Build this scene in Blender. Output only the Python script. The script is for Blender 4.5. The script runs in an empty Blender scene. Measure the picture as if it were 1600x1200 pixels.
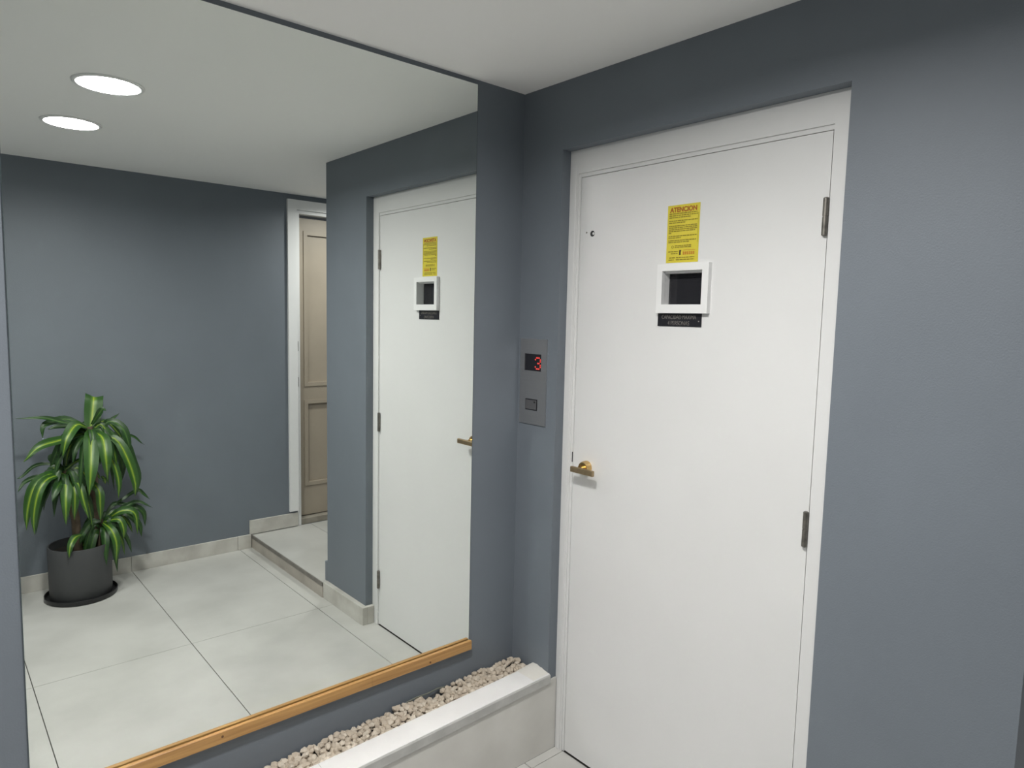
import bpy, bmesh, math, random
from mathutils import Vector, Matrix

scene = bpy.context.scene
COL = scene.collection

# ------------------------------------------------------------------ camera
CAM = (-1.6399, -1.8436, 1.5360)
YAW, PITCH, ROLL, FPX = 0.8532, -0.0959, 0.0223, 1072.2
fwd = Vector((math.cos(YAW) * math.cos(PITCH), math.sin(YAW) * math.cos(PITCH), math.sin(PITCH)))
rgt = Vector((math.sin(YAW), -math.cos(YAW), 0.0))
up = rgt.cross(fwd)
r2 = rgt * math.cos(ROLL) + up * math.sin(ROLL)
u2 = -rgt * math.sin(ROLL) + up * math.cos(ROLL)
cam = bpy.data.objects.new('camera', bpy.data.cameras.new('camera'))
cam.data.sensor_width = 36.0
cam.data.lens = FPX * 36.0 / 1600.0
cam.data.clip_start = 0.02
m = Matrix((r2, u2, -fwd)).transposed().to_4x4()
m.translation = Vector(CAM)
cam.matrix_world = m
COL.objects.link(cam)
scene.camera = cam

# ------------------------------------------------------------------ world, exposure
world = bpy.data.worlds.new('world')
scene.world = world
world.use_nodes = True
world.node_tree.nodes['Background'].inputs[0].default_value = (0.75, 0.8, 0.9, 1)
world.node_tree.nodes['Background'].inputs[1].default_value = 0.05
vs = scene.view_settings
vs.view_transform = 'Standard'
vs.look = 'None'
vs.gamma = 1.0
vs.use_curve_mapping = False
vs.exposure = 0.0
LAMP_W = 23.0            # power of the downlight by the mirror
LAMP_W2 = 8.0           # the other one, set weaker to keep the back wall darker
GLOW = 12.0              # radiance of the opal diffuser itself
SPREAD = 165.0
LAMP_COL = (1.0, 0.985, 0.96)
scene.cycles.max_bounces = 9
scene.cycles.diffuse_bounces = 4
scene.cycles.glossy_bounces = 4
scene.cycles.sample_clamp_indirect = 80.0
scene.cycles.blur_glossy = 0.2

# ------------------------------------------------------------------ dimensions (metres)
H = 2.3086               # ceiling
D = 2.5752               # back wall
YE = -1.5364             # free end of the lift wall
OL, OR, OT = -0.1934, -1.1192, 2.0914     # lift door opening
DF, DL = 0.0385, 0.0437  # frame face, leaf face
PX, PZ = -0.030, 0.0856  # step riser, step height
SK = 0.0899              # skirting height
XW = -4.2                # left end of the room
XE = 1.40                # right end of the recess
MX0, MX1, MZ0, MZ1 = -1.4841, -0.2115, 0.3885, 2.2923   # mirror

# ------------------------------------------------------------------ materials
MATS = {}
def new_mat(name):
    mt = bpy.data.materials.new(name)
    mt.use_nodes = True
    MATS[name] = mt
    nt = mt.node_tree
    return mt, nt, nt.nodes['Principled BSDF']

def basic(name, col, rough=0.5, metal=0.0, var=0.0, vscale=6.0, bump=0.0, bscale=120.0, spec=0.5, col2=None, detail=3.0):
    mt, nt, b = new_mat(name)
    b.inputs['Roughness'].default_value = rough
    b.inputs['Metallic'].default_value = metal
    b.inputs['Specular IOR Level'].default_value = spec
    b.inputs['Base Color'].default_value = (*col, 1)
    tc = nt.nodes.new('ShaderNodeTexCoord')
    if var or col2:
        n = nt.nodes.new('ShaderNodeTexNoise')
        n.inputs['Scale'].default_value = vscale
        n.inputs['Detail'].default_value = detail
        nt.links.new(tc.outputs['Object'], n.inputs['Vector'])
        r = nt.nodes.new('ShaderNodeValToRGB')
        c2 = col2 or tuple(c * (1 - var) for c in col)
        r.color_ramp.elements[0].position = 0.35
        r.color_ramp.elements[1].position = 0.65
        r.color_ramp.elements[0].color = (*c2, 1)
        r.color_ramp.elements[1].color = (*col, 1)
        nt.links.new(n.outputs['Fac'], r.inputs['Fac'])
        nt.links.new(r.outputs['Color'], b.inputs['Base Color'])
    if bump:
        n2 = nt.nodes.new('ShaderNodeTexNoise')
        n2.inputs['Scale'].default_value = bscale
        n2.inputs['Detail'].default_value = 4
        nt.links.new(tc.outputs['Object'], n2.inputs['Vector'])
        bp = nt.nodes.new('ShaderNodeBump')
        bp.inputs['Strength'].default_value = bump
        bp.inputs['Distance'].default_value = 0.002
        nt.links.new(n2.outputs['Fac'], bp.inputs['Height'])
        nt.links.new(bp.outputs['Normal'], b.inputs['Normal'])
    return mt

basic('wall_paint', (0.163, 0.186, 0.214), 0.55, var=0.05, vscale=3.0, bump=0.22, bscale=260)
basic('ceiling_paint', (0.91, 0.905, 0.895), 0.8, bump=0.05, bscale=90)
basic('white_gloss', (0.715, 0.715, 0.708), 0.32, var=0.02, vscale=4, bump=0.015, bscale=25)
basic('white_trim', (0.79, 0.79, 0.785), 0.35)
basic('floor_tile', (0.52, 0.515, 0.49), 0.33, col2=(0.44, 0.436, 0.412), vscale=3.2, detail=6)
basic('curb_tile', (0.66, 0.645, 0.61), 0.35, col2=(0.58, 0.565, 0.53), vscale=4.5, detail=6)
basic('coping', (0.76, 0.755, 0.74), 0.4, var=0.06, vscale=9)
basic('skirt_tile', (0.60, 0.585, 0.54), 0.4, col2=(0.47, 0.45, 0.41), vscale=9, detail=6)
basic('riser_tile', (0.46, 0.42, 0.37), 0.45, col2=(0.36, 0.325, 0.285), vscale=7, detail=5)
basic('nosing', (0.20, 0.185, 0.165), 0.5, var=0.3, vscale=14)
basic('threshold', (0.33, 0.30, 0.25), 0.6, var=0.35, vscale=12)
basic('edge_grey', (0.50, 0.495, 0.475), 0.5, var=0.15, vscale=20)
basic('mortar', (0.70, 0.68, 0.63), 0.9, bump=0.6, bscale=150)
basic('grout', (0.06, 0.056, 0.05), 0.9)
basic('beige_door', (0.39, 0.335, 0.265), 0.45, var=0.06, vscale=5)
basic('dark_metal', (0.24, 0.225, 0.20), 0.4, metal=0.7, var=0.4, vscale=60)
basic('brass', (0.72, 0.50, 0.22), 0.22, metal=1.0, var=0.15, vscale=40)
basic('brass_brushed', (0.45, 0.34, 0.21), 0.45, metal=1.0, var=0.12, vscale=60)
basic('black', (0.012, 0.012, 0.013), 0.5)
basic('black_plastic', (0.016, 0.016, 0.02), 0.3)
basic('gate_grey', (0.035, 0.035, 0.042), 0.5)
basic('plate_ink', (0.30, 0.28, 0.25), 0.5)
basic('sticker_yellow', (0.66, 0.56, 0.05), 0.4, var=0.05, vscale=30)
basic('ink_red', (0.36, 0.10, 0.012), 0.5)
basic('ink_dark', (0.24, 0.19, 0.012), 0.5)
basic('ink_black', (0.04, 0.025, 0.02), 0.5)
basic('ink_orange', (0.50, 0.20, 0.02), 0.5)
basic('button_grey', (0.10, 0.10, 0.105), 0.45)
basic('pot_grey', (0.052, 0.054, 0.056), 0.6, bump=0.1, bscale=60)
basic('saucer_black', (0.012, 0.012, 0.013), 0.35)
basic('soil', (0.02, 0.015, 0.011), 0.95, bump=0.8, bscale=60)
basic('cane_bark', (0.13, 0.095, 0.062), 0.85, var=0.4, vscale=30, bump=0.6, bscale=60)
basic('bed_soil', (0.05, 0.045, 0.04), 0.95)
basic('pebble', (0.58, 0.505, 0.41), 0.85, col2=(0.46, 0.39, 0.31), vscale=25, bump=0.3, bscale=200)
basic('pebble_pale', (0.68, 0.61, 0.51), 0.85, col2=(0.56, 0.49, 0.40), vscale=25, bump=0.3, bscale=200)
basic('cable', (0.16, 0.17, 0.14), 0.5)
basic('mirror_edge', (0.10, 0.13, 0.13), 0.1, metal=0.3)
basic('screw', (0.5, 0.5, 0.5), 0.3, metal=1.0)
basic('knot', (0.12, 0.055, 0.02), 0.6)

# brushed stainless steel
mt, nt, b = new_mat('steel')
b.inputs['Metallic'].default_value = 0.9
b.inputs['Roughness'].default_value = 0.42
tc = nt.nodes.new('ShaderNodeTexCoord')
mp = nt.nodes.new('ShaderNodeMapping'); mp.inputs['Scale'].default_value = (1, 4, 500)
n = nt.nodes.new('ShaderNodeTexNoise'); n.inputs['Scale'].default_value = 2.0
r = nt.nodes.new('ShaderNodeValToRGB')
r.color_ramp.elements[0].color = (0.42, 0.42, 0.425, 1)
r.color_ramp.elements[1].color = (0.56, 0.56, 0.565, 1)
nt.links.new(tc.outputs['Object'], mp.inputs['Vector']); nt.links.new(mp.outputs['Vector'], n.inputs['Vector'])
nt.links.new(n.outputs['Fac'], r.inputs['Fac']); nt.links.new(r.outputs['Color'], b.inputs['Base Color'])

# varnished wood, grain along X
mt, nt, b = new_mat('wood')
b.inputs['Roughness'].default_value = 0.38
tc = nt.nodes.new('ShaderNodeTexCoord')
mp = nt.nodes.new('ShaderNodeMapping'); mp.inputs['Scale'].default_value = (3, 90, 90)
n = nt.nodes.new('ShaderNodeTexNoise'); n.inputs['Scale'].default_value = 1.2; n.inputs['Detail'].default_value = 5
r = nt.nodes.new('ShaderNodeValToRGB')
r.color_ramp.elements[0].position = 0.3; r.color_ramp.elements[0].color = (0.33, 0.165, 0.05, 1)
r.color_ramp.elements[1].position = 0.7; r.color_ramp.elements[1].color = (0.52, 0.295, 0.10, 1)
nt.links.new(tc.outputs['Object'], mp.inputs['Vector']); nt.links.new(mp.outputs['Vector'], n.inputs['Vector'])
nt.links.new(n.outputs['Fac'], r.inputs['Fac']); nt.links.new(r.outputs['Color'], b.inputs['Base Color'])

# mirror, dark glass, emitters
mt, nt, b = new_mat('mirror_silver')
b.inputs['Metallic'].default_value = 1.0
b.inputs['Roughness'].default_value = 0.0
b.inputs['Base Color'].default_value = (0.91, 0.945, 0.915, 1)
mt, nt, b = new_mat('dark_glass')
b.inputs['Base Color'].default_value = (0.03, 0.03, 0.035, 1)
b.inputs['Roughness'].default_value = 0.08
b.inputs['Alpha'].default_value = 0.55
def emitter(name, col, strength):
    mt, nt, b = new_mat(name)
    b.inputs['Base Color'].default_value = (0.0, 0.0, 0.0, 1)
    b.inputs['Emission Color'].default_value = (*col, 1)
    b.inputs['Emission Strength'].default_value = strength
emitter('lamp_diffuser', LAMP_COL, GLOW)
emitter('led_red', (1.0, 0.08, 0.06), 0.9)

# dracaena leaf: dark green margins, yellow-green centre stripe (U across, V along)
def leaf_mat(name, edge, mid, centre, width):
    mt, nt, b = new_mat(name)
    b.inputs['Roughness'].default_value = 0.42
    uv = nt.nodes.new('ShaderNodeUVMap')
    sep = nt.nodes.new('ShaderNodeSeparateXYZ')
    nt.links.new(uv.outputs['UV'], sep.inputs['Vector'])
    a = nt.nodes.new('ShaderNodeMath'); a.operation = 'SUBTRACT'; a.inputs[1].default_value = 0.5
    nt.links.new(sep.outputs['X'], a.inputs[0])
    ab = nt.nodes.new('ShaderNodeMath'); ab.operation = 'ABSOLUTE'
    nt.links.new(a.outputs[0], ab.inputs[0])
    mp = nt.nodes.new('ShaderNodeMapping'); mp.inputs['Scale'].default_value = (26, 1.5, 1)
    nt.links.new(uv.outputs['UV'], mp.inputs['Vector'])
    n = nt.nodes.new('ShaderNodeTexNoise'); n.inputs['Scale'].default_value = 1.0
    nt.links.new(mp.outputs['Vector'], n.inputs['Vector'])
    ad = nt.nodes.new('ShaderNodeMath'); ad.operation = 'MULTIPLY_ADD'
    ad.inputs[1].default_value = 0.22; 
    nt.links.new(n.outputs['Fac'], ad.inputs[0]); nt.links.new(ab.outputs[0], ad.inputs[2])
    r = nt.nodes.new('ShaderNodeValToRGB')
    e = r.color_ramp.elements
    e[0].position = 0.10; e[0].color = (*centre, 1)
    e[1].position = 0.10 + width + 0.12; e[1].color = (*edge, 1)
    x = e.new(0.10 + width); x.color = (*mid, 1)
    nt.links.new(ad.outputs[0], r.inputs['Fac'])
    nt.links.new(r.outputs['Color'], b.inputs['Base Color'])
leaf_mat('leaf_striped', (0.022, 0.075, 0.010), (0.075, 0.175, 0.014), (0.30, 0.37, 0.03), 0.09)
leaf_mat('leaf_green', (0.014, 0.050, 0.009), (0.025, 0.080, 0.012), (0.075, 0.15, 0.018), 0.06)

# ------------------------------------------------------------------ helpers
def add_box(bm, x0, x1, y0, y1, z0, z1):
    if x0 > x1: x0, x1 = x1, x0
    if y0 > y1: y0, y1 = y1, y0
    if z0 > z1: z0, z1 = z1, z0
    v = [bm.verts.new(p) for p in ((x0,y0,z0),(x1,y0,z0),(x1,y1,z0),(x0,y1,z0),(x0,y0,z1),(x1,y0,z1),(x1,y1,z1),(x0,y1,z1))]
    for f in ((0,3,2,1),(4,5,6,7),(0,1,5,4),(1,2,6,5),(2,3,7,6),(3,0,4,7)):
        bm.faces.new([v[i] for i in f])
    return v

def add_prism(bm, poly, axis, a, b):
    """extrude a closed 2-D polygon along an axis from a to b; poly is in the other two axes, in order"""
    def P(p, t):
        if axis == 'x': return (t, p[0], p[1])
        if axis == 'y': return (p[0], t, p[1])
        return (p[0], p[1], t)
    lo = [bm.verts.new(P(p, a)) for p in poly]
    hi = [bm.verts.new(P(p, b)) for p in poly]
    n = len(poly)
    bm.faces.new(lo[::-1]); bm.faces.new(hi)
    for i in range(n):
        bm.faces.new((lo[i], lo[(i+1) % n], hi[(i+1) % n], hi[i]))

def add_slab(bm, axis, t0, t1, u0, u1, v0, v1, holes=()):
    """slab between t0 and t1 along axis ('x' -> u=y, v=z ; 'y' -> u=x, v=z) with rectangular holes (u0,u1,v0,v1)"""
    us = sorted({u0, u1, *[h[0] for h in holes], *[h[1] for h in holes]})
    vsn = sorted({v0, v1, *[h[2] for h in holes], *[h[3] for h in holes]})
    us = [u for u in us if u0 <= u <= u1]; vsn = [v for v in vsn if v0 <= v <= v1]
    def solid(i, j):
        if not (0 <= i < len(us)-1 and 0 <= j < len(vsn)-1): return False
        cu = (us[i]+us[i+1])/2; cv = (vsn[j]+vsn[j+1])/2
        return not any(h[0] < cu < h[1] and h[2] < cv < h[3] for h in holes)
    cache = {}
    def V(t, i, j):
        k = (t, i, j)
        if k not in cache:
            cache[k] = bm.verts.new((t, us[i], vsn[j]) if axis == 'x' else (us[i], t, vsn[j]))
        return cache[k]
    for i in range(len(us)-1):
        for j in range(len(vsn)-1):
            if not solid(i, j): continue
            for t in (t0, t1):
                bm.faces.new((V(t,i,j), V(t,i+1,j), V(t,i+1,j+1), V(t,i,j+1)))
            for (di, dj, a, c) in ((-1,0,(i,j),(i,j+1)), (1,0,(i+1,j),(i+1,j+1)), (0,-1,(i,j),(i+1,j)), (0,1,(i,j+1),(i+1,j+1))):
                if not solid(i+di, j+dj):
                    bm.faces.new((V(t0,*a), V(t0,*c), V(t1,*c), V(t1,*a)))

def add_lathe(bm, prof, origin, axis='z', seg=32, cap=True):
    """prof: list of (radius, height) ; axis is the direction of height"""
    rings = []
    for r, h in prof:
        ring = []
        for k in range(seg):
            a = 2*math.pi*k/seg
            c, s = r*math.cos(a), r*math.sin(a)
            p = {'z': (c, s, h), 'x': (h, c, s), 'y': (c, h, s)}[axis]
            ring.append(bm.verts.new((origin[0]+p[0], origin[1]+p[1], origin[2]+p[2])))
        rings.append(ring)
    for a, b_ in zip(rings, rings[1:]):
        for k in range(seg):
            bm.faces.new((a[k], a[(k+1) % seg], b_[(k+1) % seg], b_[k]))
    if cap:
        bm.faces.new(rings[0][::-1]); bm.faces.new(rings[-1])

def add_tube(bm, pts, rads, seg=10):
    pts = [Vector(p) for p in pts]
    rings = []
    for i, p in enumerate(pts):
        t = (pts[min(i+1, len(pts)-1)] - pts[max(i-1, 0)]).normalized()
        ref = Vector((1, 0, 0)) if abs(t.x) < 0.8 else Vector((0, 0, 1))
        s = t.cross(ref).normalized(); q = t.cross(s)
        rings.append([bm.verts.new(p + (s*math.cos(2*math.pi*k/seg) + q*math.sin(2*math.pi*k/seg))*rads[i]) for k in range(seg)])
    for a, b_ in zip(rings, rings[1:]):
        for k in range(seg):
            bm.faces.new((a[k], a[(k+1) % seg], b_[(k+1) % seg], b_[k]))
    bm.faces.new(rings[0][::-1]); bm.faces.new(rings[-1])

def make(name, bm, mat, parent=None, smooth=False, bevel=0.0, bseg=2, loc=None):
    if bevel:
        bmesh.ops.bevel(bm, geom=[e for e in bm.edges], offset=bevel, segments=bseg, affect='EDGES', profile=0.5)
    bmesh.ops.recalc_face_normals(bm, faces=bm.faces)
    me = bpy.data.meshes.new(name)
    if loc is not None:
        bmesh.ops.translate(bm, verts=bm.verts, vec=-Vector(loc))
    bm.to_mesh(me); bm.free()
    me.materials.append(MATS[mat])
    if smooth:
        for p in me.polygons: p.use_smooth = True
        me.set_sharp_from_angle(angle=math.radians(35))
    o = bpy.data.objects.new(name, me)
    COL.objects.link(o)
    if loc is not None: o.location = loc
    if parent: o.parent = parent
    return o

def boxo(name, mat, parent, *dims, bevel=0.0, bseg=2):
    bm = bmesh.new(); add_box(bm, *dims)
    return make(name, bm, mat, parent, bevel=bevel, bseg=bseg)

def thing(name, label, cat, group=None, kind=None):
    o = bpy.data.objects.new(name, None); COL.objects.link(o)
    o.empty_display_size = 0.05
    return tag(o, label, cat, group, kind)

def tag(o, label, cat, group=None, kind=None):
    o['label'] = label; o['category'] = cat
    if group: o['group'] = group
    if kind: o['kind'] = kind
    return o

def text_mesh(name, body, size, mat, parent, origin, right, upv, normal, depth=0.0002, align='CENTER', stretch=1.0, width=None, bold=0.0):
    """flat lettering: origin = baseline anchor; right/up/normal give its plane"""
    cu = bpy.data.curves.new(name, 'FONT')
    cu.body = body; cu.size = size; cu.align_x = align
    cu.extrude = depth; cu.offset = bold
    tmp = bpy.data.objects.new(name, cu)
    COL.objects.link(tmp)
    dg = bpy.context.evaluated_depsgraph_get()
    me = bpy.data.meshes.new_from_object(tmp.evaluated_get(dg))
    bpy.data.objects.remove(tmp)
    xs = [v.co.x for v in me.vertices]
    if width:
        stretch = width / max(1e-6, max(xs) - min(xs))
    M3 = Matrix((Vector(right)*stretch, Vector(upv), Vector(normal))).transposed()
    for v in me.vertices:
        v.co = M3 @ v.co + Vector(origin)
    me.name = name
    me.materials.clear(); me.materials.append(MATS[mat])
    o = bpy.data.objects.new(name, me); COL.objects.link(o); o.parent = parent
    return o

# ================================================================== THE SETTING
# floor: grout bed with 60 x 120 tiles on it
bm = bmesh.new(); add_box(bm, XW, 0.06, -D, 0.0, -0.06, -0.004)
floor = tag(make('floor', bm, 'grout'), 'pale grey porcelain tile floor of the lobby', 'floor', kind='structure')
G = 0.0017
xs = [0.0425, -0.1092, -0.7328, -1.3408, -1.953, -2.565, -3.177, -3.789, XW]
ys = [-0.2, -0.237, -1.422, -D]
for i in range(len(xs)-1):
    for j in range(len(ys)-1):
        boxo('tile', 'floor_tile', floor, xs[i+1]+G, xs[i]-G, ys[j+1]+G*0.6, ys[j]-G*0.6, -0.012, 0.0)

# ceiling
bm = bmesh.new(); add_box(bm, XW-0.15, XE+0.15, -D-0.25, 0.15, H, H+0.12)
tag(make('ceiling', bm, 'ceiling_paint'), 'smooth matt white ceiling over the lobby', 'ceiling', kind='structure')

# wall with the mirror
bm = bmesh.new(); add_box(bm, XW-0.15, 0.15, 0.0, 0.15, -0.06, H)
tag(make('wall_front', bm, 'wall_paint'), 'blue-grey painted wall carrying the big mirror', 'wall', kind='structure')

# lift wall with the door opening, wrapping round into the recess
bm = bmesh.new()
add_slab(bm, 'x', 0.0, 0.15, YE, 0.0, 0.0, H, holes=[(OR, OL, -1.0, OT)])
add_box(bm, 0.15, XE, YE, YE+0.15, 0.0, H)
tag(make('wall_right', bm, 'wall_paint'), 'blue-grey painted wall around the white lift door', 'wall', kind='structure')

# back wall, with the beige door opening
BX0, BX1, BZ0, BZ1 = 0.288, 1.135, PZ, 2.2115
bm = bmesh.new(); add_slab(bm, 'y', -D-0.2, -D, XW-0.15, XE+0.15, -0.06, H, holes=[(BX0, BX1, BZ0, BZ1)])
tag(make('wall_back', bm, 'wall_paint'), 'blue-grey painted wall behind the potted plant', 'wall', kind='structure')
bm = bmesh.new(); add_box(bm, XW-0.15, XW, -D, 0.0, -0.06, H)
tag(make('wall_left', bm, 'wall_paint'), 'blue-grey painted wall closing the lobby on the left', 'wall', kind='structure')
bm = bmesh.new(); add_box(bm, XE, XE+0.15, -D, YE, 0.0, H)
tag(make('wall_recess', bm, 'wall_paint'), 'blue-grey painted wall at the end of the raised recess', 'wall', kind='structure')

# raised step in the recess
bm = bmesh.new(); add_box(bm, PX+0.012, XE, -D, YE, 0.0, PZ-0.014)
plat = tag(make('floor_raised', bm, 'grout'), 'low raised step of pale tile in front of the beige door', 'step', kind='structure')
for x0, x1 in ((PX+0.004, 0.377), (0.377, 0.99), (0.99, XE)):
    boxo('tile', 'floor_tile', plat, x0+G*(x0 > 0), x1-G, -D+0.001, YE-0.001, PZ-0.014, PZ)
for y0, y1 in ((YE, -2.02), (-2.02, -D)):
    boxo('riser_tile', 'riser_tile', plat, PX, PX+0.012, y1+0.001, y0-0.001, 0.0, PZ-0.022)
boxo('nosing', 'nosing', plat, PX-0.003, PX+0.0035, -D+0.001, YE-0.001, PZ-0.022, PZ-0.0005, bevel=0.002)
# tiles run into the door threshold on the step
bm = bmesh.new(); add_box(bm, BX0+0.03, BX1-0.03, -D-0.095, -D-0.002, PZ, PZ+0.042)
tag(make('trim_threshold', bm, 'threshold', bevel=0.003), 'worn taupe threshold under the beige door', 'threshold', kind='structure')

# skirtings
bbk = thing('baseboard_back', 'pale tile skirting along the back wall beside the pot', 'skirting', kind='structure')
for x0, x1 in ((XW, -3.18), (-3.18, -2.565), (-2.565, -1.953), (-1.953, -1.345), (-1.345, -0.737), (-0.737, -0.121), (-0.121, PX-0.004)):
    boxo('skirting_tile', 'skirt_tile', bbk, x0+0.001, x1-0.001, -D, -D+0.012, 0.0, SK, bevel=0.0012, bseg=1)
bbu = thing('baseboard_step', 'raised length of pale tile skirting above the step', 'skirting', kind='structure')
boxo('skirting_tile', 'skirt_tile', bbu, -0.043, BX0, -D, -D+0.012, PZ+0.0045, 0.182, bevel=0.0012, bseg=1)
bbr = thing('baseboard_right', 'pale tile skirting at the foot of the lift wall', 'skirting', kind='structure')
boxo('skirting_tile', 'skirt_tile', bbr, -0.027, 0.0, YE, OR+0.02, 0.0, SK, bevel=0.0015, bseg=1)
boxo('skirting_tile', 'skirt_tile', bbr, 0.0005, DF-0.001, OR, OR+0.02, 0.0, SK, bevel=0.0015, bseg=1)
bm = bmesh.new(); add_box(bm, 0.0, 0.6, YE-0.03, YE, PZ, 0.193)
tag(make('baseboard_recess', bm, 'wall_paint', bevel=0.002), 'grey painted skirting at the foot of the recess corner', 'skirting', kind='structure')

# ------------------------------------------------------------------ lift door (door_1)
d1 = thing('door_1', 'white painted lift door with small dark window and brass lever', 'door', kind='structure')
bm = bmesh.new()
FI_L, FI_R, FI_T = -0.231, -1.069, 2.014
LL, LR, LT = -0.2424, -1.0644, 2.0
bm2 = bmesh.new()
add_slab(bm, 'x', DF, 0.12, OR+0.0005, OL-0.0005, 0.0, OT-0.0005, holes=[(FI_R, FI_L, -1, FI_T)])
make('door_frame', bm, 'white_gloss', d1, bevel=0.0)
add_slab(bm2, 'x', DL-0.0005, 0.118, FI_R, FI_L, 0.0, FI_T, holes=[(LR-0.0018, LL+0.0018, -1, LT+0.0018)])
make('door_stop', bm2, 'white_gloss', d1)
# slender bead on the jamb, as on the photographed left jamb
boxo('jamb_bead', 'white_gloss', d1, DF-0.003, DF, OL-0.030, OL-0.014, 0.0, FI_T+0.03, bevel=0.0012, bseg=1)
W0, W1, WZ0, WZ1 = -0.735, -0.585, 1.578, 1.690
bm = bmesh.new()
add_slab(bm, 'x', DL, 0.088, LR, LL, 0.006, LT, holes=[(W0, W1, WZ0, WZ1)])
leaf = make('door_leaf', bm, 'white_gloss', d1)
# window frame
bm = bmesh.new()
add_slab(bm, 'x', 0.0285, DL, -0.749, -0.574, 1.5605, 1.7025, holes=[(-0.728, -0.5925, 1.5855, 1.6825)])
wf = make('window_frame', bm, 'white_trim', d1)
bm = bmesh.new()
add_slab(bm, 'x', DL, 0.075, W0, W1, WZ0, WZ1, holes=[(-0.728, -0.5915, 1.5845, 1.6765)])
make('window_reveal', bm, 'white_trim', wf)
boxo('window_pane', 'dark_glass', d1, 0.0665, 0.0695, -0.7278, -0.5917, 1.5847, 1.6763)
gate = boxo('cabin_gate', 'black', d1, 0.0765, 0.0785, -0.733, -0.587, 1.580, 1.688)
for k in range(6):
    zz = 1.597 + k*0.014
    boxo('slat', 'gate_grey', gate, 0.0735, 0.0763, -0.728, -0.5917, zz, zz+0.0085)
# hinges
for zc in (1.797, 1.021, 0.235):
    bm = bmesh.new()
    yy = (LR + 0.004)
    add_lathe(bm, [(0.004, -0.046), (0.0068, -0.044), (0.0068, -0.0015), (0.0058, -0.0012), (0.0058, 0.0012), (0.0068, 0.0015), (0.0068, 0.044), (0.004, 0.046)], (DL-0.0066, yy, zc), 'z', 14)
    h = make('hinge', bm, 'dark_metal', d1, smooth=True)
# brass lever
hd = thing('door_lever', '', '')
for k in ('label', 'category'): del hd[k]
hd.parent = d1
bm = bmesh.new()
add_lathe(bm, [(0.0, 0.0), (0.0225, 0.0), (0.0225, -0.008), (0.0215, -0.016), (0.019, -0.022), (0.0, -0.022)], (DL, -0.306, 1.043), 'x', 28, cap=False)
make('rose', bm, 'brass', hd, smooth=True)
bm = bmesh.new()
add_lathe(bm, [(0.0, -0.022), (0.0105, -0.022), (0.0105, -0.036), (0.0, -0.036)], (DL, -0.306, 1.041), 'x', 20, cap=False)
make('neck', bm, 'brass', hd, smooth=True)
bm = bmesh.new()
add_box(bm, DL-0.047, DL-0.0355, -0.373, -0.272, 1.028, 1.0475)
make('lever', bm, 'brass_brushed', hd, bevel=0.003)
# strike slot, screw hole, peg hole
boxo('strike_slot', 'black', d1, DL-0.0012, DL-0.0004, LL+0.0022, LL+0.006, 1.05, 1.085)
bm = bmesh.new(); add_lathe(bm, [(0.0095, 0.0), (0.0095, -0.0008), (0.0, -0.0008)], (DL, -0.297, 1.815), 'x', 20, cap=False)
hole = make('peg_hole', bm, 'black', d1)
bm = bmesh.new(); add_lathe(bm, [(0.0042, -0.0008), (0.0042, -0.0016), (0.0, -0.0016)], (DL, -0.3020, 1.815), 'x', 20, cap=False)
make('peg', bm, 'white_gloss', hole)
bm = bmesh.new(); add_lathe(bm, [(0.003, 0.0), (0.003, -0.0006), (0.0, -0.0006)], (DL, -0.271, 1.8205), 'x', 12, cap=False)
make('screw_hole', bm, 'dark_metal', d1)

# ------------------------------------------------------------------ beige door (door_2) on the step
d2 = thing('door_2', 'beige panelled door with white casing on the raised step', 'door', kind='structure')
YB = -D
bm = bmesh.new()
TX0, TX1, TZ0, TZ1 = 0.2277, BX1+0.0623, 0.196, 2.2741
add_slab(bm, 'y', YB, YB+0.018, TX0, TX1, TZ0, TZ1, holes=[(0.2903, BX1, 0, BZ1)])
make('door_casing', bm, 'white_trim', d2)
bm = bmesh.new()
add_slab(bm, 'y', YB-0.15, YB-0.0005, BX0+0.0005, BX1-0.0005, PZ, BZ1-0.0005, holes=[(BX0+0.025, BX1-0.025, 0, BZ1-0.022)])
make('door_lining', bm, 'white_trim', d2)
bm = bmesh.new()
LX0, LX1, LZ0, LZ1, LY = 0.316, BX1-0.028, 0.134, 2.170, YB-0.06
P1, P2 = (0.391, LX1-0.075, 1.061, 2.063), (0.391, LX1-0.075, 0.365, 0.918)
add_slab(bm, 'y', LY-0.04, LY, LX0, LX1, LZ0, LZ1, holes=[P1, P2])
make('door_leaf', bm, 'beige_door', d2)
for px in (P1, P2):
    bm = bmesh.new(); add_box(bm, px[0], px[1], LY-0.034, LY-0.012, px[2], px[3])
    make('door_panel', bm, 'beige_door', d2)
    bm = bmesh.new()
    a, b_, c, d = px
    add_slab(bm, 'y', LY-0.012, LY+0.006, a-0.024, b_+0.024, c-0.024, d+0.024, holes=[(a+0.002, b_-0.002, c+0.002, d-0.002)])
    make('panel_moulding', bm, 'beige_door', d2)
for z0 in (1.285, 1.045):
    boxo('lock_plate', 'dark_metal', d2, 0.2903, 0.2940, YB+0.001, YB+0.017, z0, z0+0.065)

# ================================================================== OBJECTS
# mirror
mir = thing('wall_mirror', 'large frameless mirror filling the left wall, resting on wooden ledge', 'mirror')
bm = bmesh.new(); add_box(bm, MX0, MX1, -0.005, -0.0012, MZ0, MZ1)
make('mirror_glass', bm, 'mirror_silver', mir)
bm = bmesh.new()
add_box(bm, MX0-0.0012, MX0-0.0001, -0.0049, -0.0004, MZ0, MZ1)
make('polished_edge', bm, 'mirror_edge', mir)
bm = bmesh.new()
add_box(bm, MX1+0.0002, MX1+0.0012, -0.0049, -0.0004, MZ0, MZ1)
make('polished_edge', bm, 'mirror_edge', mir)

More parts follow.
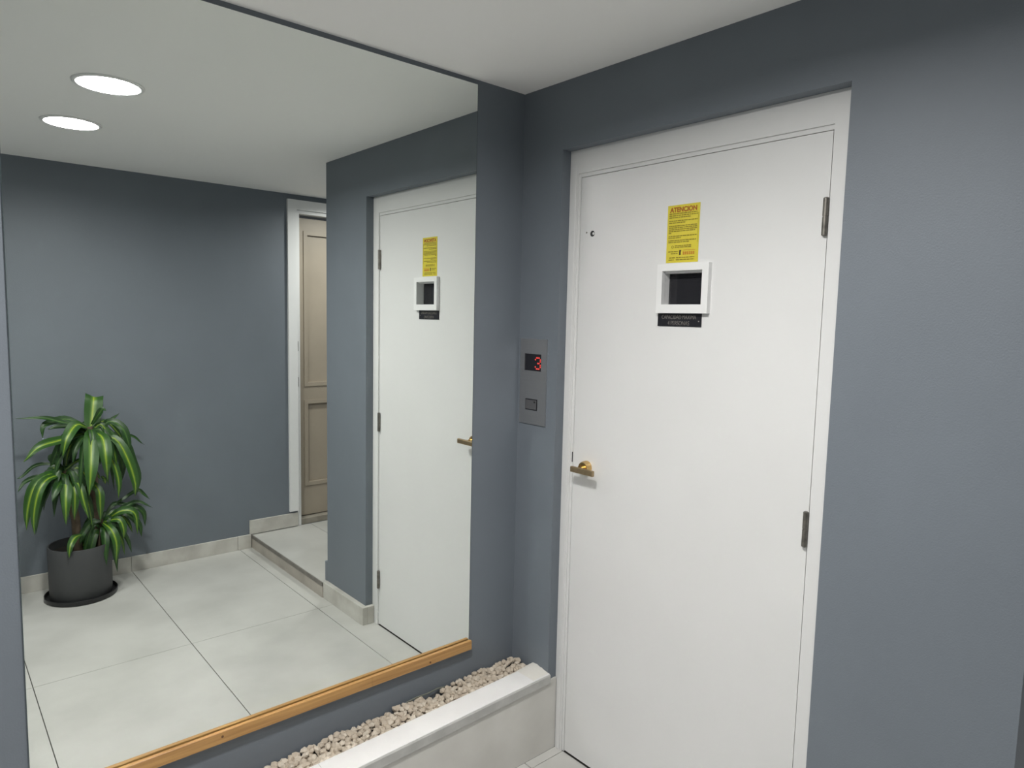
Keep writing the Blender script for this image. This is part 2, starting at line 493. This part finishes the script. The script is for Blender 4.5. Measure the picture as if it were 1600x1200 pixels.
# wooden ledge carrying the mirror
led = thing('mirror_ledge', 'varnished wooden rail along the bottom of the mirror', 'ledge')
prof = [(-0.0215, 0.3735), (-0.0005, 0.3735), (-0.0005, 0.387), (-0.0085, 0.387), (-0.0085, 0.4035), (-0.010, 0.405), (-0.0205, 0.405), (-0.0215, 0.404)]
for x0, x1 in ((-1.50, -0.605), (-0.6045, -0.2105)):
    bm = bmesh.new(); add_prism(bm, prof, 'x', x0, x1)
    make('rail', bm, 'wood', led)
bm = bmesh.new(); add_lathe(bm, [(0.0035, 0.0), (0.0035, -0.0006), (0.0, -0.0006)], (-0.385, -0.0215, 0.382), 'y', 12, cap=False)
make('knot', bm, 'knot', led)
bm = bmesh.new(); add_lathe(bm, [(0.0035, 0.0), (0.0035, -0.0006), (0.0, -0.0006)], (-1.06, -0.0215, 0.392), 'y', 12, cap=False)
make('knot', bm, 'knot', led)

# downlights
def downlight(x, y, label, watts):
    t = thing('downlight', label, 'light', 'round ceiling downlights')
    t.location = (x, y, H)
    bm = bmesh.new()
    add_lathe(bm, [(0.112, -0.0002), (0.112, -0.003), (0.108, -0.006), (0.099, -0.006), (0.099, -0.0002)], (0, 0, 0), 'z', 48, cap=False)
    make('ring', bm, 'white_trim', t, smooth=True)
    bm = bmesh.new()
    add_lathe(bm, [(0.0985, -0.001), (0.0985, -0.004)], (0, 0, 0), 'z', 48)
    make('diffuser', bm, 'lamp_diffuser', t)
    ld = bpy.data.lights.new('lamp', 'AREA')
    ld.shape = 'DISK'; ld.size = 0.19; ld.energy = watts; ld.spread = math.radians(SPREAD)
    ld.color = LAMP_COL
    lo = bpy.data.objects.new('lamp', ld); COL.objects.link(lo)
    lo.parent = t; lo.location = (0, 0, -0.0055)
downlight(-1.092, -0.948, 'round glowing ceiling downlight nearer the mirror', LAMP_W)
downlight(-1.102, -1.620, 'round glowing ceiling downlight nearer the back wall', LAMP_W2)
downlight(0.72, -2.06, 'unseen round ceiling downlight added over the raised step by the beige door', 12.0)  # added out of view to brighten the beige door and its casing
downlight(-2.75, -0.95, 'unseen round ceiling downlight added in the lobby to the left of the mirror', 22.0)  # added out of view for more light on the ceiling and lift wall

# call panel
cp = thing('call_panel', 'brushed steel lift call panel showing a red 3', 'call panel')
bm = bmesh.new()
add_slab(bm, 'x', -0.004, -0.0002, -0.147, -0.0125, 1.163, 1.4645, holes=[(-0.120, -0.0345, 1.3525, 1.412)])
make('face_plate', bm, 'steel', cp)
disp = boxo('display', 'black_plastic', cp, -0.0012, -0.0003, -0.1198, -0.0347, 1.3527, 1.4118)
rows = ["01110", "10001", "00001", "00110", "00001", "10001", "01110"]
bm = bmesh.new()
for r_, row in enumerate(rows):
    for c_, ch in enumerate(row):
        if ch == '1':
            cy_ = -0.0885 - c_*0.0062
            cz_ = 1.399 - r_*0.0064
            add_lathe(bm, [(0.0029, -0.0012), (0.0029, -0.0017), (0.0, -0.0017)], (0, cy_, cz_), 'x', 8, cap=False)
make('digit', bm, 'led_red', disp)
bm = bmesh.new(); add_box(bm, -0.0047, -0.004, -0.1055, -0.0445, 1.213, 1.253)
bz = make('button_surround', bm, 'black_plastic', cp)
bm = bmesh.new(); add_box(bm, -0.0062, -0.0047, -0.1025, -0.0475, 1.2165, 1.2495)
make('button', bm, 'button_grey', bz, bevel=0.0007)
boxo('indicator', 'black', bz, -0.0066, -0.0063, -0.099, -0.089, 1.240, 1.246)
for zz in (1.446, 1.191):
    bm = bmesh.new(); add_lathe(bm, [(0.0035, -0.004), (0.003, -0.0048), (0.0, -0.0048)], (0, -0.0765, zz), 'x', 12, cap=False)
    make('screw', bm, 'screw', cp, smooth=True)

# capacity plate: reads left to right for a viewer looking along +X, so right = -Y
RY, UZ, NX = (0, -1, 0), (0, 0, 1), (-1, 0, 0)
pl = thing('capacity_plate', 'small black plate under the lift door window, engraved with maximum load', 'plate')
boxo('plate', 'black_plastic', pl, DL-0.0022, DL-0.0003, -0.7245, -0.5735, 1.522, 1.5595)
text_mesh('lettering', 'CAPACIDAD MAXIMA', 0.0175, 'plate_ink', pl, (DL-0.0026, -0.6475, 1.5433), RY, UZ, NX, width=0.118, bold=-0.0004)
text_mesh('lettering', '4 PERSONAS', 0.0175, 'plate_ink', pl, (DL-0.0026, -0.6475, 1.5258), RY, UZ, NX, width=0.074, bold=-0.0004)
bm = bmesh.new(); add_lathe(bm, [(0.0018, -0.0022), (0.0018, -0.0028), (0.0, -0.0028)], (DL, -0.716, 1.538), 'x', 10, cap=False)
make('rivet', bm, 'plate_ink', pl)

# yellow warning sticker
st = thing('warning_sticker', 'yellow warning sticker headed ATENCION above the lift door window', 'sticker')
SX = DL - 0.0009
SY0, SY1, SZ0, SZ1 = -0.593, -0.7025, 1.7065, 1.8715
boxo('sheet', 'sticker_yellow', st, DL-0.0008, DL-0.0002, SY1, SY0, SZ0, SZ1)
text_mesh('heading', 'ATENCION', 0.0190, 'ink_red', st, (SX-0.0003, -0.6475, 1.8515), RY, UZ, NX, width=0.092, bold=0.0007)
random.seed(5)
bm = bmesh.new()
def print_line(bm, z, y0, y1, h=0.0029):
    y = y0
    while y > y1:
        w = random.uniform(0.004, 0.013)
        e = max(y - w, y1)
        add_box(bm, SX-0.00025, SX, e, y, z, z+h)
        y = e - 0.0016
for z, e in ((1.8455, -0.694), (1.8400, -0.696), (1.8345, -0.672), (1.8250, -0.696), (1.8195, -0.655),
             (1.8105, -0.695), (1.8055, -0.695), (1.8005, -0.695), (1.7955, -0.690), (1.7905, -0.608),
             (1.7815, -0.695), (1.7765, -0.642), (1.7690, -0.694), (1.7640, -0.670)):
    print_line(bm, z, -0.599, e)
for y0, y1, z in ((-0.622, -0.678, 1.7535), (-0.622, -0.678, 1.7490), (-0.600, -0.634, 1.7370), (-0.610, -0.634, 1.7315),
                  (-0.604, -0.624, 1.7195), (-0.602, -0.620, 1.7135), (-0.628, -0.690, 1.7195), (-0.628, -0.690, 1.7135)):
    print_line(bm, z, y0, y1)
add_box(bm, SX-0.0002, SX, -0.6985, -0.6977, 1.7615, 1.845)
make('small_print', bm, 'ink_dark', st)
bm = bmesh.new(); add_lathe(bm, [(0.0042, -0.0009), (0.0042, -0.0012), (0.0026, -0.0012), (0.0026, -0.0009)], (DL, -0.6145, 1.752), 'x', 16, cap=False)
make('seal_mark', bm, 'ink_dark', st)
bm = bmesh.new()
add_prism(bm, [(-0.6385, 1.728), (-0.6435, 1.728), (-0.6435, 1.737), (-0.6455, 1.742), (-0.6385, 1.742)], 'x', SX-0.0003, SX)
make('logo_mark', bm, 'ink_black', st)
bm = bmesh.new()
for k in range(6):
    y = -0.651 - k*0.0068
    add_box(bm, SX-0.0003, SX, y-0.0048, y, 1.7285, 1.7375)
add_box(bm, SX-0.0003, SX, -0.692, -0.652, 1.7405, 1.742)
make('logo_print', bm, 'ink_orange', st)

# planter kerb in front of the mirror
pk = thing('planter', 'low white tiled planter kerb below the mirror, filled with gravel', 'planter')
KX0 = -2.55
KS = 0.030               # the kerb top rises towards the corner
def ktop(x, z): return z + KS*max(x, -1.6)
def kerb_box(name, mat, x0, x1, y0, y1, z1):
    bm = bmesh.new(); v = add_box(bm, x0, x1, y0, y1, 0.0005, z1)
    for q in v[4:]: q.co.z = ktop(q.co.x, z1)
    return make(name, bm, mat, pk)
kerb_box('kerb_core', 'bed_soil', KX0, -0.0005, -0.1925, -0.118, 0.262)
for x0, x1 in ((KX0, -1.3408), (-1.3408, 0.0355)):
    kerb_box('front_tile', 'curb_tile', x0+0.0005, x1-0.0005, -0.2005, -0.1938, 0.2625)
cop = [(-0.2030, 0.2635), (-0.1138, 0.2635), (-0.1138, 0.2885), (-0.2010, 0.2885), (-0.2030, 0.2875)]
for x0, x1 in ((KX0, -0.83), (-0.829, -0.0005)):
    bm = bmesh.new(); add_prism(bm, cop, 'x', x0, x1)
    for q in bm.verts: q.co.z = ktop(q.co.x, q.co.z)
    make('coping', bm, 'coping', pk)
    bm = bmesh.new(); add_prism(bm, [(-0.2075, 0.2555), (-0.2035, 0.2555), (-0.2035, 0.2865), (-0.2055, 0.2865), (-0.2075, 0.2835)], 'x', x0, x1)
    for q in bm.verts: q.co.z = ktop(q.co.x, q.co.z)
    make('edge_strip', bm, 'edge_grey', pk)
# crumbly mortar where the coping meets the lift wall
random.seed(3)
bm = bmesh.new()
nx, ny = 9, 12
gv = [[bm.verts.new((-0.0006 - 0.075*i/nx, -0.112 - 0.086*j/ny, 0.2887 + ktop(-0.075*i/nx, 0)
       + max(0.0, 0.011*(1 - (i/nx)**0.8) * math.sin(math.pi*min(1, j/ny+0.12))**0.7 * (1 - 0.75*j/ny) * random.uniform(0.75, 1.2)))) for j in range(ny+1)] for i in range(nx+1)]
for i in range(nx):
    for j in range(ny):
        bm.faces.new((gv[i][j], gv[i+1][j], gv[i+1][j+1], gv[i][j+1]))
make('mortar', bm, 'mortar', pk, smooth=True)
kerb_box('bed_fill', 'bed_soil', KX0, -0.0005, -0.117, -0.0005, 0.238)
kerb_box('end_tile', 'curb_tile', KX0-0.012, KX0-0.0005, -0.2005, -0.0005, 0.262)

# gravel
random.seed(11)
def stone_mesh(name, mat):
    bm = bmesh.new()
    for k in range(15):
        z = 1 - 2*(k+0.5)/15
        a = k*2.399963 + random.uniform(-0.35, 0.35)
        rr = math.sqrt(max(0, 1-z*z))
        s = random.uniform(0.82, 1.12)
        bm.verts.new((rr*math.cos(a)*s, rr*math.sin(a)*s, z*s))
    res = bmesh.ops.convex_hull(bm, input=bm.verts)
    junk = [g for g in res['geom_interior'] if isinstance(g, bmesh.types.BMVert)]
    bmesh.ops.delete(bm, geom=junk, context='VERTS')
    bmesh.ops.recalc_face_normals(bm, faces=bm.faces)
    me = bpy.data.meshes.new(name); bm.to_mesh(me); bm.free()
    me.materials.append(MATS[mat])
    return me
stones = [stone_mesh('pebble', 'pebble' if k % 3 else 'pebble_pale') for k in range(12)]
def gravel_top(x, y):
    """height of the gravel surface"""
    h = 0.274 + KS*max(x, -1.6)
    if x > -0.16: h += 0.006*(1 - abs(x)/0.16)
    h += 0.004*math.sin(x*23) + 0.003*math.sin(x*57+y*80)
    h -= 0.004*max(0.0, (y + 0.06)/0.06)
    if -0.40 < x < -0.33 and y > -0.035: h -= 0.016
    return h
spots = []
x = -0.012
while x > -2.5:
    ny = 5
    for k in range(ny):
        yy = -0.012 - k*0.0225 + random.uniform(-0.004, 0.004)
        spots.append((x + random.uniform(-0.006, 0.006), max(-0.100, yy)))
    x -= 0.0182
n_obj = 0
rest = bmesh.new()
for (sx, sy) in spots:
    a, b_, c = random.uniform(0.0105, 0.0155), random.uniform(0.009, 0.0125), random.uniform(0.0075, 0.0105)
    rot = (random.uniform(-0.6, 0.6), random.uniform(-0.6, 0.6), random.uniform(0, 6.28))
    ext = max(a, b_)*1.12
    sy = min(sy, -ext*0.95); sx = min(sx, -ext)
    loc = (sx, sy, gravel_top(sx, sy) + random.uniform(-0.002, 0.004))
    me = random.choice(stones)
    if n_obj < 300 and sx > -1.15:
        o = bpy.data.objects.new('pebble', me); COL.objects.link(o)
        o.location = loc; o.rotation_euler = rot; o.scale = (a, b_, c)
        tag(o, 'small pale beige pebble lying in the gravel strip below the mirror', 'pebble', 'gravel pebbles in the planter')
        n_obj += 1
    else:
        t = bmesh.new(); t.from_mesh(me)
        from mathutils import Euler
        M4 = Matrix.Translation(loc) @ Euler(rot).to_matrix().to_4x4() @ Matrix.Diagonal((a, b_, c, 1))
        bmesh.ops.transform(t, matrix=M4, verts=t.verts)
        tm = bpy.data.meshes.new('tmp'); t.to_mesh(tm); t.free()
        rest.from_mesh(tm); bpy.data.meshes.remove(tm)
# lower layer
for k in range(900):
    sx = random.uniform(-2.5, -0.015); sy = random.uniform(-0.098, -0.015)
    me = random.choice(stones)
    s = random.uniform(0.008, 0.012)
    t = bmesh.new(); t.from_mesh(me)
    from mathutils import Euler
    M4 = Matrix.Translation((sx, sy, gravel_top(sx, sy)-0.009)) @ Euler((random.uniform(0, 3),)*3).to_matrix().to_4x4() @ Matrix.Diagonal((s*1.2, s, s*0.8, 1))
    bmesh.ops.transform(t, matrix=M4, verts=t.verts)
    tm = bpy.data.meshes.new('tmp'); t.to_mesh(tm); t.free()
    rest.from_mesh(tm); bpy.data.meshes.remove(tm)
gr = make('gravel', rest, 'pebble')
tag(gr, 'bed of beige gravel filling the planter below the mirror', 'gravel', kind='stuff')

# thin cable on the gravel along the wall
bm = bmesh.new()
cpts = [(-0.50, -0.010, 0.256), (-0.467, -0.012, 0.269), (-0.43, -0.014, 0.273), (-0.388, -0.013, 0.270), (-0.344, -0.009, 0.271), (-0.31, -0.006, 0.264)]
add_tube(bm, cpts, [0.0022]*len(cpts), 8)
tag(make('cable', bm, 'cable', smooth=True), 'thin grey-green cable lying on the gravel against the wall', 'cable')

# ------------------------------------------------------------------ potted dracaena
pt = thing('potted_dracaena', 'bushy dracaena with yellow-striped leaves in a dark grey pot on saucer', 'plant')
PC = (-1.021, -2.362)
pt.location = (PC[0], PC[1], 0)
def plant_part(name, bm, mat, smooth=True, parent=None):
    bmesh.ops.translate(bm, verts=bm.verts, vec=(-PC[0], -PC[1], 0))
    return make(name, bm, mat, parent or pt, smooth=smooth)
O = (PC[0], PC[1], 0)
bm = bmesh.new(); add_lathe(bm, [(0.150, 0.0005), (0.168, 0.004), (0.170, 0.024), (0.166, 0.026), (0.160, 0.010), (0.0, 0.010)], O, 'z', 48, cap=False)
plant_part('saucer', bm, 'saucer_black')
bm = bmesh.new(); add_lathe(bm, [(0.0, 0.0105), (0.140, 0.0105), (0.145, 0.018), (0.1475, 0.285), (0.146, 0.288), (0.140, 0.288), (0.138, 0.24), (0.0, 0.24)], O, 'z', 56, cap=False)
plant_part('pot', bm, 'pot_grey')
bm = bmesh.new(); add_lathe(bm, [(0.137, 0.2405), (0.137, 0.2455), (0.06, 0.25), (0.0, 0.251)], O, 'z', 32, cap=False)
plant_part('soil', bm, 'soil')
canes = [([(-1.03, -2.36, 0.24), (-1.036, -2.36, 0.42), (-1.06, -2.355, 0.58), (-1.082, -2.35, 0.69)], 0.021),
         ([(-0.945, -2.37, 0.24), (-0.942, -2.37, 0.5), (-0.952, -2.365, 0.75), (-0.957, -2.36, 0.91)], 0.023),
         ([(-0.925, -2.33, 0.24), (-0.918, -2.34, 0.33), (-0.91, -2.36, 0.40)], 0.017)]
for pts, rad in canes:
    bm = bmesh.new(); add_tube(bm, pts, [rad]*(len(pts)-1) + [rad*0.7], 12)
    plant_part('cane', bm, 'cane_bark')

def catmull(P, n):
    P = [Vector(p) for p in P]
    P = [P[0]*2 - P[1]] + P + [P[-1]*2 - P[-2]]
    out = []
    segs = len(P) - 3
    for i in range(n + 1):
        t = i/n*segs; k = min(int(t), segs-1); f = t - k
        a, b_, c, d = P[k:k+4]
        out.append(0.5*((2*b_) + (c-a)*f + (2*a-5*b_+4*c-d)*f*f + (3*b_-a-3*c+d)*f**3))
    return out
def leaf_blade(pts, width, mat, blunt=False):
    n = 13
    C = catmull(pts, n)
    bm = bmesh.new()
    uvl = bm.loops.layers.uv.new('UVMap')
    rowsv = []
    prev = None
    for i, p in enumerate(C):
        T = (C[min(i+1, n)] - C[max(i-1, 0)]).normalized()
        N0 = Vector((0, 0.78, 0.62))
        s = T.cross(N0)
        if s.length < 0.15 and prev is not None: s = prev.copy()
        s.normalize()
        if prev is not None:
            if s.dot(prev) < 0: s = -s
            s = (s*0.6 + prev*0.4).normalized()
        prev = s
        nrm = s.cross(T).normalized()
        if nrm.dot(N0) < 0: nrm = -nrm
        v = i/n
        w = width*0.5*(0.40 + 0.60*min(1, v/0.38)**0.8) * (1 if v < 0.45 else max(0.02, 1-((v-0.45)/0.55)**1.9))
        if blunt: w = width*0.5*(0.75 + 0.25*min(1, v/0.3))
        row = []
        for u in (-1, -0.5, 0, 0.5, 1):
            row.append((bm.verts.new(p + s*(u*w) + nrm*(abs(u)*w*0.28 + 0.003*math.sin(9*v+u*3)*abs(u))), (u+1)/2, v))
        rowsv.append(row)
    for a, b_ in zip(rowsv, rowsv[1:]):
        for k in range(4):
            q = (a[k], a[k+1], b_[k+1], b_[k])
            f = bm.faces.new([t[0] for t in q])
            for lp, t in zip(f.loops, q): lp[uvl].uv = (t[1], t[2])
    bmesh.ops.translate(bm, verts=bm.verts, vec=(-PC[0], -PC[1], 0))
    me = bpy.data.meshes.new('leaf'); bm.to_mesh(me); bm.free()
    for p in me.polygons: p.use_smooth = True
    me.materials.append(MATS[mat])
    o = bpy.data.objects.new('leaf', me); COL.objects.link(o); o.parent = pt
LEAVES = [
(0.085, 1, [(-0.951, -2.36, 0.892), (-0.935, -2.39, 0.971), (-0.922, -2.42, 1.05), (-0.911, -2.48, 1.05), (-0.903, -2.53, 0.988)]),
(0.03, 0, [(-0.971, -2.36, 0.914), (-1.08, -2.34, 0.948), (-1.163, -2.33, 0.977), (-1.278, -2.32, 0.985)]),
(0.062, 1, [(-0.974, -2.34, 0.912), (-1.028, -2.28, 0.937), (-1.081, -2.21, 0.882), (-1.103, -2.2, 0.793)]),
(0.045, 0, [(-0.975, -2.36, 0.914), (-1.05, -2.38, 0.956), (-1.113, -2.36, 0.95), (-1.164, -2.34, 0.933), (-1.169, -2.33, 0.873)]),
(0.04, 0, [(-0.972, -2.38, 0.896), (-1.029, -2.42, 0.911), (-1.092, -2.44, 0.911), (-1.133, -2.44, 0.902)]),
(0.055, 1, [(-0.989, -2.36, 0.876), (-1.103, -2.31, 0.858), (-1.195, -2.27, 0.838), (-1.26, -2.26, 0.773)]),
(0.08, 1, [(-0.954, -2.34, 0.895), (-0.968, -2.26, 0.864), (-0.988, -2.17, 0.722), (-1.002, -2.16, 0.585)]),
(0.07, 1, [(-0.941, -2.34, 0.884), (-0.918, -2.25, 0.86), (-0.916, -2.19, 0.763), (-0.91, -2.2, 0.648)]),
(0.05, 0, [(-0.93, -2.36, 0.87), (-0.869, -2.33, 0.936), (-0.815, -2.3, 0.898), (-0.79, -2.29, 0.822), (-0.783, -2.29, 0.745)]),
(0.06, 1, [(-0.922, -2.36, 0.86), (-0.847, -2.3, 0.839), (-0.801, -2.26, 0.732), (-0.771, -2.25, 0.603), (-0.771, -2.26, 0.525)]),
(0.05, 0, [(-0.918, -2.38, 0.861), (-0.798, -2.39, 0.836), (-0.754, -2.38, 0.69), (-0.731, -2.36, 0.602), (-0.745, -2.36, 0.505)]),
(0.022, 0, [(-0.918, -2.38, 0.861), (-0.848, -2.42, 0.925), (-0.796, -2.45, 0.961)]),
(0.022, 0, [(-0.914, -2.38, 0.851), (-0.753, -2.43, 0.831), (-0.673, -2.46, 0.768)]),
(0.035, 0, [(-0.949, -2.34, 0.924), (-0.923, -2.31, 0.978), (-0.904, -2.3, 1.007), (-0.891, -2.28, 1.001)]),
(0.04, 1, [(-0.918, -2.36, 0.824), (-0.864, -2.32, 0.724), (-0.842, -2.29, 0.616), (-0.845, -2.29, 0.515)]),
(0.05, 0, [(-0.957, -2.38, 0.865), (-1.034, -2.41, 0.799), (-1.054, -2.44, 0.696), (-1.052, -2.44, 0.616)]),
(0.05, 0, [(-0.927, -2.38, 0.852), (-0.821, -2.44, 0.786), (-0.789, -2.46, 0.659), (-0.796, -2.46, 0.565)]),
(0.06, 1, [(-1.081, -2.34, 0.679), (-1.159, -2.29, 0.687), (-1.223, -2.25, 0.64), (-1.254, -2.24, 0.535), (-1.262, -2.24, 0.433)]),
(0.05, 1, [(-1.081, -2.34, 0.674), (-1.163, -2.26, 0.676), (-1.208, -2.22, 0.625), (-1.232, -2.21, 0.515), (-1.234, -2.21, 0.412)]),
(0.022, 0, [(-1.083, -2.38, 0.686), (-1.136, -2.4, 0.724), (-1.199, -2.41, 0.718), (-1.251, -2.41, 0.674), (-1.277, -2.4, 0.665)]),
(0.03, 0, [(-1.084, -2.38, 0.672), (-1.182, -2.36, 0.672), (-1.249, -2.36, 0.65), (-1.283, -2.34, 0.607)]),
(0.04, 0, [(-1.074, -2.39, 0.688), (-1.125, -2.42, 0.748), (-1.089, -2.44, 0.77)]),
(0.05, 0, [(-1.079, -2.36, 0.665), (-1.168, -2.33, 0.639), (-1.236, -2.33, 0.583), (-1.254, -2.33, 0.5)]),
(0.055, 1, [(-1.084, -2.32, 0.668), (-1.088, -2.26, 0.631), (-1.097, -2.21, 0.546), (-1.1, -2.21, 0.436)]),
(0.042, 1, [(-1.062, -2.33, 0.657), (-1.051, -2.26, 0.601), (-1.054, -2.24, 0.526), (-1.059, -2.24, 0.449)]),
(0.042, 1, [(-1.051, -2.33, 0.662), (-1.027, -2.26, 0.616), (-1.014, -2.23, 0.534), (-0.995, -2.23, 0.443)]),
(0.045, 0, [(-1.088, -2.33, 0.655), (-1.127, -2.24, 0.629), (-1.156, -2.2, 0.57)]),
(0.048, 1, [(-0.973, -2.36, 0.633), (-0.936, -2.3, 0.576), (-0.934, -2.28, 0.497), (-0.934, -2.28, 0.408)]),
(0.05, 0, [(-0.967, -2.4, 0.631), (-0.945, -2.38, 0.548), (-0.943, -2.38, 0.437)]),
(0.03, 0, [(-0.908, -2.37, 0.381), (-0.857, -2.39, 0.459), (-0.801, -2.41, 0.452), (-0.752, -2.42, 0.449)]),
(0.032, 0, [(-0.91, -2.36, 0.384), (-0.835, -2.36, 0.43), (-0.737, -2.38, 0.462), (-0.657, -2.38, 0.415)]),
(0.05, 1, [(-0.911, -2.35, 0.38), (-0.833, -2.31, 0.441), (-0.769, -2.29, 0.421), (-0.758, -2.29, 0.3)]),
(0.05, 1, [(-0.915, -2.33, 0.385), (-0.89, -2.26, 0.359), (-0.873, -2.23, 0.286), (-0.879, -2.23, 0.178)]),
(0.042, 1, [(-0.913, -2.34, 0.386), (-0.85, -2.29, 0.403), (-0.83, -2.27, 0.352), (-0.831, -2.27, 0.293)]),
(0.042, 0, [(-0.904, -2.36, 0.386), (-0.775, -2.37, 0.437), (-0.711, -2.37, 0.399), (-0.701, -2.37, 0.316)]),
(0.026, 0, [(-0.874, -2.39, 0.443), (-0.738, -2.42, 0.514), (-0.697, -2.42, 0.495), (-0.661, -2.42, 0.455)]),
(0.045, 0, [(-0.904, -2.36, 0.376), (-0.822, -2.34, 0.425), (-0.743, -2.34, 0.345), (-0.727, -2.34, 0.268)]),
(0.04, 1, [(-1.016, -2.32, 0.343), (-1.057, -2.26, 0.35), (-1.084, -2.22, 0.32), (-1.093, -2.21, 0.26)]),
(0.03, 1, [(-0.914, -2.32, 0.645), (-0.912, -2.26, 0.637), (-0.91, -2.26, 0.612)]),
]
for k, (w, striped, pts) in enumerate(LEAVES):
    leaf_blade(pts, w*(1.0 if k == 0 else 0.9), 'leaf_striped' if striped else 'leaf_green', blunt=(k == 0))
# the denser inner foliage of each head
random.seed(21)
for (hx, hy, hz), count, reach in (((-0.956, -2.36, 0.90), 28, 0.19), ((-1.080, -2.35, 0.69), 22, 0.17), ((-0.911, -2.355, 0.395), 16, 0.15)):
    for k in range(count):
        a = k*2.4 + random.uniform(-0.3, 0.3)
        rr = reach*random.uniform(0.6, 1.0)
        dx, dy = math.cos(a)*rr, math.sin(a)*rr*0.8
        z0 = hz - 0.10*k/count
        lift = random.uniform(0.0, 0.05)
        drop = random.uniform(0.10, 0.26)*(0.6 + 0.5*k/count)
        P = [(hx, hy, z0), (hx+dx*0.45, hy+dy*0.45, z0+lift), (hx+dx*0.85, hy+dy*0.85, z0-drop*0.4), (hx+dx, hy+dy, max(0.12, z0-drop))]
        P = [(p[0], max(-2.54, p[1]), p[2]) for p in P]
        leaf_blade(P, random.uniform(0.026, 0.042), 'leaf_striped' if k % 4 == 0 else 'leaf_green')
